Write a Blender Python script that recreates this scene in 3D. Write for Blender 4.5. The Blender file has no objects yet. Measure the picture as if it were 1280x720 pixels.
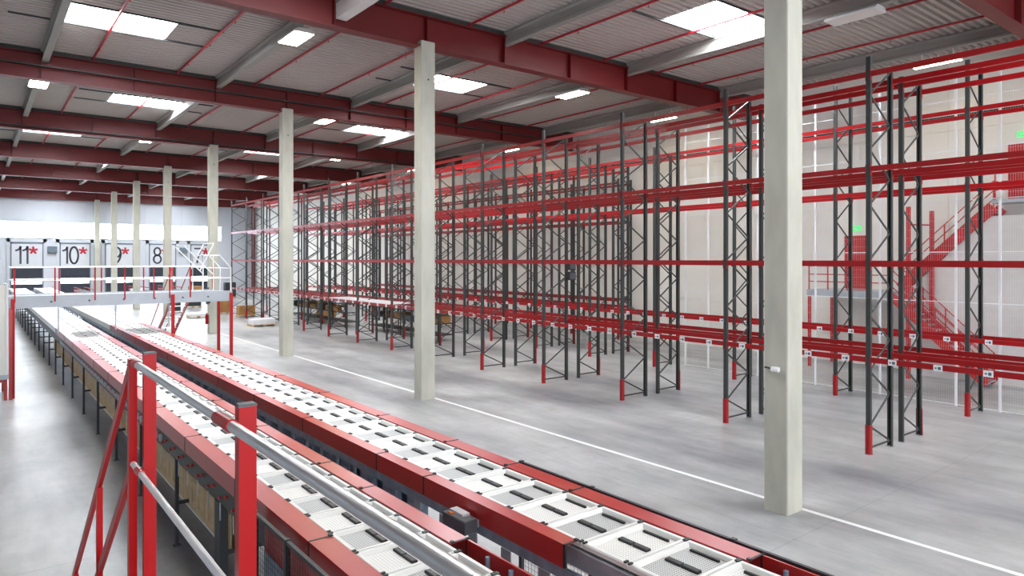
import bpy, math, random
from mathutils import Vector, Matrix

random.seed(7)
scene = bpy.context.scene
COL = scene.collection

# ------------------------------------------------------------------ camera, world, exposure
CAM_H = 4.35
cam_data = bpy.data.cameras.new("camera")
cam = bpy.data.objects.new("camera", cam_data)
COL.objects.link(cam)
cam.location = (0, 0, CAM_H)
cam.rotation_euler = (math.radians(90), 0, math.radians(-38.24))
cam_data.sensor_width = 36.0
cam_data.lens = 24.0
cam_data.shift_y = -36.2 / 1280.0
cam_data.clip_end = 400
scene.camera = cam

world = bpy.data.worlds.new("sky")
scene.world = world
world.use_nodes = True
world.node_tree.nodes["Background"].inputs[0].default_value = (0.80, 0.89, 1.0, 1)
world.node_tree.nodes["Background"].inputs[1].default_value = 1.0

vs = scene.view_settings
vs.view_transform = 'Standard'
vs.look = 'None'
vs.gamma = 1.0
vs.use_curve_mapping = False
vs.exposure = 0.35

SKYLIGHT = 50.0      # radiance of the roof lights
LAMP = 46.0          # radiance of the ceiling lamps
FARWIN = 13.0        # glazing in the far wall
BACK_FILL = 3.4        # unseen glowing panes behind the camera, added as fill light

# ------------------------------------------------------------------ materials
def new_mat(name):
    m = bpy.data.materials.new(name)
    m.use_nodes = True
    return m, m.node_tree.nodes, m.node_tree.links

def lin(r, g, b):
    f = lambda c: (c / 255 / 12.92) if c / 255 <= 0.04045 else ((c / 255 + 0.055) / 1.055) ** 2.4
    return (f(r), f(g), f(b), 1)

def paint(name, rgb, rough=0.4, metal=0.0, var=0.08, scale=3.0, bump=0.0, spec=0.5, coat=0.0, stretch=None):
    """painted / plain surface with a slight procedural colour variation"""
    m, n, l = new_mat(name)
    b = n["Principled BSDF"]
    c = lin(*rgb)
    tc = n.new("ShaderNodeTexCoord")
    src = tc.outputs["Object"]
    if stretch:
        mp = n.new("ShaderNodeMapping")
        mp.inputs["Scale"].default_value = stretch
        l.new(src, mp.inputs[0]); src = mp.outputs[0]
    nz = n.new("ShaderNodeTexNoise")
    nz.inputs["Scale"].default_value = scale
    nz.inputs["Detail"].default_value = 4
    l.new(src, nz.inputs["Vector"])
    r = n.new("ShaderNodeValToRGB")
    r.color_ramp.elements[0].position = 0.3
    r.color_ramp.elements[1].position = 0.7
    r.color_ramp.elements[0].color = tuple(x * (1 - var) for x in c[:3]) + (1,)
    r.color_ramp.elements[1].color = tuple(min(1, x * (1 + var)) for x in c[:3]) + (1,)
    l.new(nz.outputs["Fac"], r.inputs[0])
    l.new(r.outputs[0], b.inputs["Base Color"])
    b.inputs["Roughness"].default_value = rough
    b.inputs["Metallic"].default_value = metal
    b.inputs["Specular IOR Level"].default_value = spec
    b.inputs["Coat Weight"].default_value = coat
    if bump:
        bp = n.new("ShaderNodeBump")
        bp.inputs["Strength"].default_value = bump
        bp.inputs["Distance"].default_value = 0.01
        nz2 = n.new("ShaderNodeTexNoise")
        nz2.inputs["Scale"].default_value = scale * 12
        l.new(tc.outputs["Object"], nz2.inputs["Vector"])
        l.new(nz2.outputs["Fac"], bp.inputs["Height"])
        l.new(bp.outputs[0], b.inputs["Normal"])
    return m

def glow(name, rgb, strength):
    m, n, l = new_mat(name)
    b = n["Principled BSDF"]
    b.inputs["Base Color"].default_value = lin(*rgb)
    b.inputs["Emission Color"].default_value = lin(*rgb)
    b.inputs["Emission Strength"].default_value = strength
    return m

def perforated(name, rgb, dot, scale, lo, hi):
    m, n, l = new_mat(name)
    b = n["Principled BSDF"]
    tc = n.new("ShaderNodeTexCoord")
    v = n.new("ShaderNodeTexVoronoi")
    v.voronoi_dimensions = '2D'
    v.inputs["Scale"].default_value = scale
    v.inputs["Randomness"].default_value = 0.0
    l.new(tc.outputs["Object"], v.inputs["Vector"])
    r = n.new("ShaderNodeValToRGB")
    r.color_ramp.elements[0].position = lo
    r.color_ramp.elements[1].position = hi
    r.color_ramp.elements[0].color = lin(*dot)
    r.color_ramp.elements[1].color = lin(*rgb)
    l.new(v.outputs["Distance"], r.inputs[0])
    l.new(r.outputs[0], b.inputs["Base Color"])
    b.inputs["Roughness"].default_value = 0.5
    return m

def floor_mat():
    m, n, l = new_mat("polished_concrete")
    b = n["Principled BSDF"]
    tc = n.new("ShaderNodeTexCoord")
    mp = n.new("ShaderNodeMapping")
    mp.inputs["Rotation"].default_value = (0, 0, math.radians(4))
    mp.inputs["Scale"].default_value = (0.55, 0.13, 1)
    l.new(tc.outputs["Object"], mp.inputs[0])
    n1 = n.new("ShaderNodeTexNoise"); n1.inputs["Scale"].default_value = 1.0; n1.inputs["Detail"].default_value = 8
    n1.inputs["Roughness"].default_value = 0.62; n1.inputs["Distortion"].default_value = 0.0
    l.new(mp.outputs[0], n1.inputs["Vector"])
    n2 = n.new("ShaderNodeTexNoise"); n2.inputs["Scale"].default_value = 0.5; n2.inputs["Detail"].default_value = 10
    n2.inputs["Roughness"].default_value = 0.7
    l.new(tc.outputs["Object"], n2.inputs["Vector"])
    r1 = n.new("ShaderNodeValToRGB")
    r1.color_ramp.elements[0].position = 0.33; r1.color_ramp.elements[1].position = 0.67
    r1.color_ramp.elements[0].color = lin(120, 122, 127)
    r1.color_ramp.elements[1].color = lin(190, 191, 190)
    l.new(n1.outputs["Fac"], r1.inputs[0])
    rr = n.new("ShaderNodeMapRange")
    rr.inputs["From Min"].default_value = 0.3; rr.inputs["From Max"].default_value = 0.7
    rr.inputs["To Min"].default_value = 0.74; rr.inputs["To Max"].default_value = 1.16
    l.new(n2.outputs["Fac"], rr.inputs["Value"])
    # saw-cut joints every six metres
    sx = n.new("ShaderNodeSeparateXYZ"); l.new(tc.outputs["Object"], sx.inputs[0])
    prev = rr.outputs[0]
    for ax, off in (("X", 2.0), ("Y", .4)):
        a = n.new("ShaderNodeMath"); a.operation = 'ADD'; a.inputs[1].default_value = off; l.new(sx.outputs[ax], a.inputs[0])
        w = n.new("ShaderNodeMath"); w.operation = 'PINGPONG'; w.inputs[1].default_value = 3.0; l.new(a.outputs[0], w.inputs[0])
        g = n.new("ShaderNodeMath"); g.operation = 'GREATER_THAN'; g.inputs[1].default_value = 0.012; l.new(w.outputs[0], g.inputs[0])
        k = n.new("ShaderNodeMapRange"); k.inputs["To Min"].default_value = 0.82; k.inputs["To Max"].default_value = 1.0; l.new(g.outputs[0], k.inputs["Value"])
        p = n.new("ShaderNodeMath"); p.operation = 'MULTIPLY'; l.new(prev, p.inputs[0]); l.new(k.outputs[0], p.inputs[1]); prev = p.outputs[0]
    mx = n.new("ShaderNodeVectorMath"); mx.operation = 'SCALE'
    l.new(r1.outputs[0], mx.inputs[0]); l.new(prev, mx.inputs["Scale"])
    l.new(mx.outputs[0], b.inputs["Base Color"])
    b.inputs["Roughness"].default_value = 0.33
    b.inputs["Specular IOR Level"].default_value = 0.5
    return m

M = {}
M['floor'] = floor_mat()
M['concrete'] = paint("precast_concrete", (184, 183, 171), 0.75, var=0.13, scale=1.6, bump=0.15, stretch=(1.5, 1.5, 0.5))
M['deck'] = paint("roof_deck_grey", (180, 172, 167), 0.55, var=0.03, scale=0.4)
M['purlin'] = paint("purlin_grey", (150, 148, 143), 0.7, var=0.08, scale=1.0, stretch=(1, .2, 1))
M['duct'] = paint("white_cladding", (214, 210, 208), 0.5, var=0.03)
M['beam_red'] = paint("roof_beam_red", (104, 13, 16), 0.5, var=0.06, scale=0.8)
M['pipe_red'] = paint("sprinkler_red", (168, 26, 40), 0.4, var=0.05)
M['rack_red'] = paint("rack_beam_red", (154, 8, 16), 0.33, var=0.05, scale=2)
M['rack_grey'] = paint("rack_upright_grey", (54, 58, 57), 0.45, metal=0.0, var=0.10, scale=4)
M['galv'] = paint("galvanised", (176, 182, 190), 0.38, metal=0.45, var=0.12, scale=6)
M['alu'] = paint("aluminium_tube", (222, 223, 226), 0.36, metal=0.8, var=0.03, scale=20)
M['rail_red'] = paint("railing_red", (172, 3, 10), 0.34, var=0.04, spec=0.3)
M['cover_red'] = paint("cover_red", (176, 22, 20), 0.30, var=0.03, scale=1.5, spec=0.8)
M['white_plastic'] = paint("tray_white", (236, 237, 234), 0.35, var=0.02)
M['tray_floor'] = perforated("tray_floor_white", (240, 239, 235), (170, 170, 170), 34, 0.14, 0.24)
M['tray_mesh'] = perforated("tray_floor_grey", (204, 205, 204), (112, 114, 116), 40, 0.20, 0.34)
M['black'] = paint("black_plastic", (34, 35, 37), 0.5, var=0.1)
M['blackmetal'] = paint("black_steel", (44, 47, 52), 0.45, var=0.1)
M['navy'] = paint("dark_blue_steel", (78, 96, 120), 0.4, metal=0.1, var=0.25, scale=5)
M['bluegrey'] = paint("motor_blue_grey", (140, 158, 178), 0.35, metal=0.2, var=0.2, scale=7)
M['plywood'] = paint("plywood", (206, 180, 138), 0.65, var=0.14, scale=4, stretch=(1, 1, 4))
M['card'] = paint("cardboard", (166, 122, 72), 0.8, var=0.12, scale=3)
M['wrap'] = paint("white_wrap", (222, 224, 228), 0.35, var=0.05)
M['white_paint'] = paint("white_paint", (236, 238, 240), 0.45, var=0.02)
M['line'] = paint("line_paint", (232, 233, 234), 0.5, var=0.05, scale=8)
M['bridge_grey'] = paint("bridge_grey", (176, 184, 192), 0.45, metal=0.2, var=0.05)
M['wall_cream'] = paint("wall_cream", (238, 235, 228), 0.55, var=0.02, scale=0.6)
M['wall_white'] = paint("wall_white", (200, 205, 213), 0.5, var=0.02, scale=0.6)
M['door_red'] = paint("door_red", (186, 34, 38), 0.45, var=0.04)
M['curtain'] = paint("dark_curtain", (44, 50, 62), 0.6, var=0.1)
M['sign_grey'] = paint("sign_panel", (206, 210, 216), 0.5, var=0.01)
M['num_dark'] = paint("number_dark", (62, 68, 80), 0.5, var=0.02)
M['star_red'] = paint("star_red", (176, 40, 58), 0.5, var=0.02)
M['frame_dark'] = paint("door_frame_dark", (104, 116, 128), 0.5, var=0.04)
M['green'] = glow("exit_green", (60, 190, 100), 1.2)
M['orange'] = paint("orange_plastic", (226, 120, 36), 0.4)
M['boxgrey'] = paint("control_grey", (84, 88, 94), 0.45, var=0.06)
M['hole'] = paint("dark_hole", (40, 36, 32), 0.8)
M['lamp'] = glow("lamp_diffuser", (255, 240, 205), LAMP)
M['lamp_off'] = paint("lamp_diffuser_off", (225, 224, 220), 0.4, var=0.01)
M['skylight'] = glow("skylight_sheet", (244, 250, 255), SKYLIGHT)
M['farwin'] = glow("far_glazing", (222, 238, 255), FARWIN)
M['back_fill'] = glow("back_fill_glow", (244, 248, 255), BACK_FILL)  # emitter for the added fill panes, never in view

# ------------------------------------------------------------------ mesh helpers
class MB:
    def __init__(s):
        s.v, s.f = [], []
    def box(s, x0, x1, y0, y1, z0, z1):
        i = len(s.v)
        s.v += [(x0, y0, z0), (x1, y0, z0), (x1, y1, z0), (x0, y1, z0), (x0, y0, z1), (x1, y0, z1), (x1, y1, z1), (x0, y1, z1)]
        s.f += [(i, i+3, i+2, i+1), (i+4, i+5, i+6, i+7), (i, i+1, i+5, i+4), (i+1, i+2, i+6, i+5), (i+2, i+3, i+7, i+6), (i+3, i, i+4, i+7)]
        return s
    def cbox(s, x0, x1, y0, y1, z0, z1, c):
        """box with chamfered upper edges"""
        i = len(s.v)
        s.v += [(x0, y0, z0), (x1, y0, z0), (x1, y1, z0), (x0, y1, z0),
                (x0, y0, z1-c), (x1, y0, z1-c), (x1, y1, z1-c), (x0, y1, z1-c),
                (x0+c, y0+c, z1), (x1-c, y0+c, z1), (x1-c, y1-c, z1), (x0+c, y1-c, z1)]
        s.f += [(i, i+3, i+2, i+1), (i+8, i+9, i+10, i+11)]
        for a in range(4):
            b = (a+1) % 4
            s.f += [(i+a, i+b, i+4+b, i+4+a), (i+4+a, i+4+b, i+8+b, i+8+a)]
        return s
    def bar(s, a, b, w, h=None, up=(0, 0, 1)):
        """rectangular bar from a to b"""
        h = h or w
        a, b = Vector(a), Vector(b)
        d = (b - a).normalized()
        u = Vector(up)
        if abs(d.dot(u)) > 0.98:
            u = Vector((1, 0, 0))
        r = d.cross(u).normalized(); u = r.cross(d).normalized()
        i = len(s.v)
        for p in (a, b):
            for sx, sz in ((-1, -1), (1, -1), (1, 1), (-1, 1)):
                q = p + r * (w/2*sx) + u * (h/2*sz)
                s.v.append(tuple(q))
        s.f += [(i, i+1, i+2, i+3), (i+7, i+6, i+5, i+4)]
        for k in range(4):
            j = (k+1) % 4
            s.f.append((i+j, i+k, i+4+k, i+4+j))
        return s
    def tube(s, pts, r, n=12, cap=True):
        pts = [Vector(p) for p in pts]
        base = len(s.v)
        for k, p in enumerate(pts):
            if k == 0: d = pts[1] - pts[0]
            elif k == len(pts)-1: d = pts[-1] - pts[-2]
            else: d = (pts[k+1] - p).normalized() + (p - pts[k-1]).normalized()
            d.normalize()
            u = Vector((0, 0, 1)) if abs(d.z) < 0.9 else Vector((1, 0, 0))
            a = d.cross(u).normalized(); b = a.cross(d)
            for q in range(n):
                t = 2*math.pi*q/n
                s.v.append(tuple(p + a*(r*math.cos(t)) + b*(r*math.sin(t))))
        for k in range(len(pts)-1):
            for q in range(n):
                w = (q+1) % n
                s.f.append((base+k*n+q, base+k*n+w, base+(k+1)*n+w, base+(k+1)*n+q))
        if cap:
            s.f.append(tuple(base+q for q in reversed(range(n))))
            s.f.append(tuple(base+(len(pts)-1)*n+q for q in range(n)))
        return s
    def extrude(s, prof, axis, a, b, close=True):
        """extrude a closed 2-D profile; axis 'x': (y,z) profile, 'y': (x,z), 'z': (x,y)"""
        i = len(s.v); n = len(prof)
        for t in (a, b):
            for p in prof:
                s.v.append({'x': (t, p[0], p[1]), 'y': (p[0], t, p[1]), 'z': (p[0], p[1], t)}[axis])
        for k in range(n if close else n-1):
            j = (k+1) % n
            s.f.append((i+k, i+j, i+n+j, i+n+k))
        if close:
            s.f.append(tuple(i+k for k in reversed(range(n))))
            s.f.append(tuple(i+n+k for k in range(n)))
        return s
    def mesh(s, name, smooth=False):
        me = bpy.data.meshes.new(name)
        me.from_pydata(s.v, [], s.f)
        me.validate()
        if smooth:
            me.shade_smooth() if hasattr(me, "shade_smooth") else None
        return me

def fix_normals(me):
    import bmesh
    bm = bmesh.new(); bm.from_mesh(me)
    bmesh.ops.recalc_face_normals(bm, faces=bm.faces)
    bm.to_mesh(me); bm.free()
    me.shade_smooth(); me.set_sharp_from_angle(angle=math.radians(40))
    return me

def ob(name, me, mat, parent=None, loc=None, rot=None):
    if isinstance(me, MB):
        me = fix_normals(me.mesh(name))
    if mat is not None and len(me.materials) == 0:
        me.materials.append(M[mat])
    o = bpy.data.objects.new(name, me)
    COL.objects.link(o)
    if parent is not None:
        o.parent = parent
    if loc is not None:
        o.location = loc
    if rot is not None:
        o.rotation_euler = rot
    return o

def mk(mb, name, mat):
    me = fix_normals(mb.mesh(name))
    me.materials.append(M[mat])
    return me

def tag(o, label, cat, group=None, kind=None):
    o["label"] = label; o["category"] = cat
    if group: o["group"] = group
    if kind: o["kind"] = kind
    return o

def thing(name, label, cat, loc=(0, 0, 0), group=None, rotz=0):
    o = bpy.data.objects.new(name, None)
    o.empty_display_size = 0.2
    COL.objects.link(o)
    o.location = loc; o.rotation_euler = (0, 0, rotz)
    return tag(o, label, cat, group)

def struct(name, me, mat):
    o = ob(name, me, mat); o["kind"] = "structure"
    return o

ORD = ["first", "second", "third", "fourth", "fifth", "sixth", "seventh", "eighth", "ninth", "tenth", "eleventh", "twelfth"]

# ------------------------------------------------------------------ building grid
XL, XR = -10.0, 28.8          # left and right wall
YB, YF = -14.0, 91.0          # back wall (behind camera) and far wall
ZD = 12.03                    # underside of roof deck
BAY0, BAY = 6.4, 12.016       # roof beam grid along Y
PUR = [-4.02 - 6.07 + 0.9, -4.02, 2.05, 8.12, 14.19, 20.26, 26.33]
COLX, COLY0 = 10.79, 6.18

# floor
struct("floor", MB().box(XL-.3, XR+.3, YB-.3, YF+.3, -0.3, 0.0), 'floor')

# right wall built of horizontal sandwich panels
wr = struct("wall_right", MB().box(XR+.03, XR+.3, YB-.3, YF+.3, 0, ZD+.6), 'wall_cream')
pm = mk(MB().box(0, .06, 0, 5.985, 0, 1.13), "wall_panel", 'wall_cream')
ny = int((YF - YB) / 6.0)
for j in range(ny):
    for k in range(11):
        ob("wall_panel", pm, None, wr, (XR-.03, YB + j*6.0 + .007, 0.02 + k*1.142))
# left wall
struct("wall_left", MB().box(XL-.3, XL, YB-.3, YF+.3, 0, ZD+.6), 'bridge_grey')

# far wall with a long glazed band
wf = struct("wall_far", MB().box(XL, XR+.03, YF+.06, YF+.3, 0, 6.68).box(XL, XR+.03, YF+.06, YF+.3, 8.42, ZD+.6)
            .box(24.7, XR+.03, YF+.06, YF+.3, 6.68, 8.42), 'wall_white')
um = mk(MB().box(0, 1.985, 0, .06, 0, 3.7), "cladding_panel", 'wall_white')
for k in range(int((XR-XL)/2.0)):
    ob("cladding_panel", um, None, wf, (XL + 2*k + .01, YF, 8.45))
win = struct("window_1", MB().box(XL, 24.7, YF-.02, YF+.1, 6.62, 6.70).box(XL, 24.7, YF-.02, YF+.1, 8.40, 8.48), 'white_paint')
pane = mk(MB().box(0.02, 3.83, .08, .1, 6.70, 8.40), "pane", 'farwin')
mull = mk(MB().box(-.03, .03, 0, .12, 6.68, 8.42), "mullion", 'white_paint')
for k in range(9):
    ob("pane", pane, None, win, (XL + 3.855*k + .01, YF, 0))
    ob("mullion", mull, None, win, (XL + 3.855*k, YF, 0))

# back wall (behind the camera): low parapet, above it glowing panes added to light faces turned this way
wb = struct("wall_back", MB().box(XL, XR, YB-.3, YB, 0, 1.0).box(XL, XR, YB-.3, YB, 9.5, ZD+.6), 'wall_white')
wbw = struct("back_fill_frame", MB().box(XL, XR, YB-.2, YB, 1.0, 1.1).box(XL, XR, YB-.2, YB, 9.4, 9.5), 'white_paint')  # frame around the added fill-light panes
bp_ = mk(MB().box(.05, 3.83, -.1, -.08, 1.1, 9.4), "pane", 'back_fill')
for k in range(10):
    ob("pane", bp_, None, wbw, (XL + 3.88*k, YB, 0))

# ------------------------------------------------------------------ roof deck (trapezoidal sheet, ribs along X) with roof-light openings
SKY = []      # (x0, x1, y0, y1, bay)
for b in range(-1, 7):
    yb = BAY0 + BAY*b
    y0 = yb + 5.75
    xs = [(5.10, 8.00), (17.35, 20.12)] if b % 2 == 0 else [(2.22, 5.22), (14.75, 17.75)]
    for (a, c) in xs:
        if not (b < 0 and a < 10):
            SKY.append((a, c, y0, y0 + 2.0, b))

def rib_strip(mb, x0, x1, y0, y1):
    p, d = 0.25, 0.085
    n = max(1, int(round((y1-y0)/p)))
    p = (y1-y0)/n
    i = len(mb.v)
    prof = []
    for k in range(n):
        t = y0 + k*p
        prof += [(t, ZD), (t + .42*p, ZD), (t + .55*p, ZD+d), (t + .87*p, ZD+d)]
    prof.append((y1, ZD))
    m = len(prof)
    for x in (x0, x1):
        mb.v += [(x, a, z) for a, z in prof]
    for k in range(m-1):
        mb.f.append((i+k, i+m+k, i+m+k+1, i+k+1))
deck = MB()
ycur = YB
for b in range(-1, 7):
    row = sorted([s for s in SKY if s[4] == b])
    y0, y1 = row[0][2], row[0][3]
    rib_strip(deck, XL, XR, ycur, y0)
    x = XL
    for s in row:
        rib_strip(deck, x, s[0], y0, y1); x = s[1]
    rib_strip(deck, x, XR, y0, y1)
    ycur = y1
rib_strip(deck, XL, XR, ycur, YF)
dm = deck.mesh("ceiling"); dm.materials.append(M['deck'])
ceil = bpy.data.objects.new("ceiling", dm); COL.objects.link(ceil); ceil["kind"] = "structure"
cover = MB()
cover.box(XL-.3, XR+.3, YB-.3, YF+.3, ZD+.62, ZD+.7)
ob("roof_cover", cover, 'deck', ceil)

def side_word(x):
    return "left" if x < 10 else "right"

sky_names = {}
for (x0, x1, y0, y1, b) in SKY:
    w, h = x1-x0, y1-y0
    t = thing("roof_light", "", "skylight", ((x0+x1)/2, (y0+y1)/2, ZD), "roof lights let into the ceiling")
    if x0 < 0:
        t["label"] = "bright rectangular roof light over the left wall strip, %s from the back wall" % ORD[b+1]
    else:
        t["label"] = "bright white roof light %s of the column row, %s bay from the camera" % (
            "left" if x0 < 10 else "right", ORD[b+1])
    ob("curb", MB().box(-w/2-.03, -w/2, -h/2, h/2, 0, .2).box(w/2, w/2+.03, -h/2, h/2, 0, .2)
       .box(-w/2, w/2, -h/2-.03, -h/2, 0, .2).box(-w/2, w/2, h/2, h/2+.03, 0, .2), 'white_paint', t)
    ob("glazing", MB().box(-w/2, w/2, -h/2, h/2, .14, .17), 'skylight', t)
    ob("trimmer", MB().box(-w/2-1.4, w/2+1.4, -h/2-.10, -h/2-.04, -.05, .0).box(-w/2-1.4, w/2+1.4, h/2+.04, h/2+.10, -.05, 0), 'rack_grey', t)

# ------------------------------------------------------------------ columns
def column(x, y, k):
    lab = ["tall pale concrete column nearest the camera with a small white device on it",
           "tall pale concrete column, second from the camera",
           "tall pale concrete column, third from the camera, before the black shelving"]
    t = thing("concrete_column", lab[k] if k < 3 else "pale concrete column, %s from the camera%s" % (ORD[k], ", against the far wall" if k == 7 else ""),
              "column", (x+.25, y+.22, 0), "concrete columns in a row")
    c = .018
    a, b = .25, .22
    prof = [(-a+c, -b), (a-c, -b), (a, -b+c), (a, b-c), (a-c, b), (-a+c, b), (-a, b-c), (-a, -b+c)]
    ob("shaft", MB().extrude(prof, 'z', 0, 11.08), 'concrete', t)
    pr = [(.028*math.cos(q*math.pi/5), .028*math.sin(q*math.pi/5)) for q in range(10)]
    pl = MB().extrude([(p[0], 9.9+p[1]) for p in pr], 'y', -b-.006, -b+.01)
    ob("plug", pl, 'hole', t)
    ob("top_plate", MB().box(-.2, .2, -.18, .18, 11.08, 11.10), 'galv', t)
    return t
for k in range(8):
    column(COLX, COLY0 + 12.016*k, k)

cam_t = thing("security_camera", "small white camera on a black arm fixed to the nearest concrete column", "camera", (COLX, 6.40, 2.47))
ob("arm", MB().tube([(0, .17, .01), (-.04, .17, .01), (-.06, .10, .01), (-.06, .02, 0)], .014, 8), 'black', cam_t)
ob("housing", MB().tube([(-.06, .03, 0), (-.06, .0, 0), (-.06, -.07, 0), (-.06, -.10, 0)], .045, 12), 'white_paint', cam_t)

# ------------------------------------------------------------------ red roof beams
def roof_beam(k):
    y = BAY0 + BAY*k
    t = thing("roof_beam", "", "beam", (0, y, 10.92), "red roof beams across the hall")
    t["label"] = {-1: "red steel roof beam behind the camera", 0: "red roof beam closest to the camera, at the upper right corner"}.get(
        k, "wide red roof beam resting on the %s concrete column from the camera" % ORD[max(k, 0)])
    H = .96
    prof = [(-.2, 0), (.2, 0), (.2, .03), (.012, .03), (.012, H-.03), (.2, H-.03), (.2, H), (-.2, H), (-.2, H-.03), (-.012, H-.03), (-.012, .03), (-.2, .03)]
    # cut in two halves so that the profile caps stay simple
    mb = MB()
    mb.box(XL, XR-.1, -.2, .2, 0, .03).box(XL, XR-.1, -.2, .2, H-.03, H).box(XL, XR-.1, -.012, .012, .03, H-.03)
    ob("i_section", mb, 'beam_red', t)
    st = mk(MB().box(-.008, .008, -.18, -.012, .03, H-.03).box(-.008, .008, .012, .18, .03, H-.03), "stiffener", 'beam_red')
    x = 11.04 - 3.035*6
    while x < XR-.3:
        ob("stiffener", st, None, t, (x, 0, 0)); x += 3.035
    ob("deck_closure", MB().box(XL, XR-.1, -.14, .14, H+.001, ZD-10.92+.03), 'rack_grey', t)
    return t
for k in range(-1, 8):
    roof_beam(k)
for k, z in ((2, 11.36), (3, 11.04)):
    y = BAY0 + BAY*k - .27
    tag(ob("cable_tray", MB().box(XL, XR-.4, y-.05, y+.05, z, z+.012).box(XL, XR-.4, y-.05, y-.045, z, z+.06).box(XL, XR-.4, y+.045, y+.05, z, z+.06), 'rack_grey'),
        "thin grey cable tray along the roof beam on the %s column" % ORD[k], "cable tray", "cable trays on the roof beams")

# ------------------------------------------------------------------ grey purlins along the hall
def purlin(i, x):
    n = i
    t = thing("roof_purlin", "", "beam", (x, 0, 0), "grey purlins along the hall")
    t["label"] = ["grey roof purlin along the left wall", "grey roof purlin out of line of the conveyors on the left",
                  "grey roof purlin above the left conveyor", "grey roof purlin between the conveyors and the column row",
                  "grey roof purlin just right of the column row", "grey roof purlin above the racks",
                  "grey roof purlin nearest the right wall"][i]
    for b in range(-2, 8):
        y0 = BAY0 + BAY*b + .03; y1 = y0 + BAY - .06
        y0 = max(y0, YB); y1 = min(y1, YF)
        if y1 - y0 < 1: continue
        prof = [(-.11, 11.58), (.11, 11.58), (.11, 11.66), (.06, 11.70), (.06, ZD-.10), (.14, ZD-.06), (.14, ZD-.01), (-.14, ZD-.01), (-.14, ZD-.06), (-.06, ZD-.10), (-.06, 11.70), (-.11, 11.66)]
        ob("beam_length", MB().extrude(prof, 'y', y0, y1), 'purlin', t)
for i, x in enumerate(PUR):
    purlin(i, x)
# white clad duct hanging in the first bay
tag(ob("air_duct", MB().box(8.02, 8.34, BAY0+.25, BAY0+BAY-.21, 11.13, 11.57), 'duct'),
    "white clad duct under the roof in front of the red beam, at the top edge", "duct")

# ------------------------------------------------------------------ sprinkler pipes
def sprinkler(i, x):
    t = thing("sprinkler_pipe", "thin red sprinkler pipe under the roof, %s from the right wall" % ORD[i], "pipe", (x, 0, 11.945), "red sprinkler pipes")
    ob("pipe", MB().tube([(0, YB+.1, 0), (0, YF-.1, 0)], .042, 8), 'pipe_red', t)
    hm = mk(MB().tube([(0, 0, -.03), (0, 0, -.11)], .011, 6).box(-.025, .025, -.025, .025, -.125, -.11), "sprinkler_head", 'pipe_red')
    cm = mk(MB().tube([(0, -.05, 0), (0, .05, 0)], .046, 8), "coupling", 'pipe_red')
    y = 4.4
    while y < 60:
        ob("sprinkler_head", hm, None, t, (0, y, 0)); y += 3.0
    y = 8.0
    while y < 60:
        ob("coupling", cm, None, t, (0, y, 0)); y += 6.0
px = [24.8, 21.85, 18.88, 15.72, 12.62, 9.6, 6.5, 3.55, .5, -2.5, -5.5]
for i, x in enumerate(px):
    sprinkler(i, x)

# ------------------------------------------------------------------ ceiling lamps
LAMPS = {0: [20.26, 26.33], 1: [8.12, 20.26, 26.33], 2: [2.05, 14.19, 26.33], 3: [8.12, 20.26, 26.33], 4: [2.05, 14.19, 26.33],
         5: [8.12, 20.26], 6: [2.05, 14.19], -1: [2.05, 14.19, 26.33]}
PN = {2.05: "above the left conveyor", 8.12: "between conveyors and columns", 14.19: "just right of the column row", 20.26: "above the racks", 26.33: "by the right wall"}
hou2 = mk(MB().box(-.10, .10, -.75, .75, 0, .09).box(-.01, .01, -.5, -.48, .09, .44).box(-.01, .01, .48, .5, .09, .44), "housing", 'white_paint')
dif2 = mk(MB().box(-.085, .085, -.73, .73, -.012, -.001), "diffuser", 'lamp')
hou = mk(MB().extrude([(-.33, 0), (.33, 0), (.33, .05), (.2, .14), (-.2, .14), (-.33, .05)], 'y', -.75, .75), "housing", 'white_paint')
dif = mk(MB().box(-.30, .30, -.72, .72, -.012, -.001), "diffuser", 'lamp')
dof = mk(MB().box(-.30, .30, -.72, .72, -.012, -.001), "diffuser", 'lamp_off')
for b, xs in LAMPS.items():
    for x in xs:
        off = (b == 0 and x == 20.26)
        t = thing("ceiling_lamp", "", "lamp", (x, BAY0 + BAY*b + 3.1, 11.43), "rectangular ceiling lamps")
        t["label"] = ("unlit white" if off else "glowing warm white") + " ceiling lamp %s, in the %s roof bay" % (PN[x], ORD[b+1])
        wall_lamp = x > 25
        if wall_lamp: t.location.z = 11.13
        ob("housing", hou2 if wall_lamp else hou, None, t)
        ob("diffuser", dif2 if wall_lamp else (dof if off else dif), None, t)

# ------------------------------------------------------------------ pallet racks
RY0, RP = 7.02, 3.681
LEV = [2.17, 4.30, 6.41, 8.52]
_cache = {}
def post_mesh(h):
    if h not in _cache:
        # open C section, 100 mm wide along Y, 80 mm deep along X
        p = [(-.04, -.05), (.04, -.05), (.04, -.02), (.032, -.02), (.032, -.042), (-.032, -.042),
             (-.032, .042), (.032, .042), (.032, .02), (.04, .02), (.04, .05), (-.04, .05)]
        mb = MB().extrude(p, 'z', .012, h)
        _cache[h] = mk(mb, "upright_post", 'rack_grey')
    return _cache[h]
beam_me = mk(MB().extrude([(-.025, -.118), (.025, -.118), (.025, -.03), (.012, -.03), (.012, 0), (-.025, 0)], 'y', .055, RP-.055)
             .box(-.034, .034, .051, .058, -.20, .04).box(-.034, .034, RP-.058, RP-.051, -.20, .04), "load_beam", 'rack_red')
foot_me = mk(MB().box(-.07, .07, -.07, .07, 0, .012), "foot_plate", 'galv')
guard_pts = [(.055 * math.cos(a) - .012, .07 * math.sin(a)) for a in [math.pi/2 + math.pi*q/8 for q in range(9)]]
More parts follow.
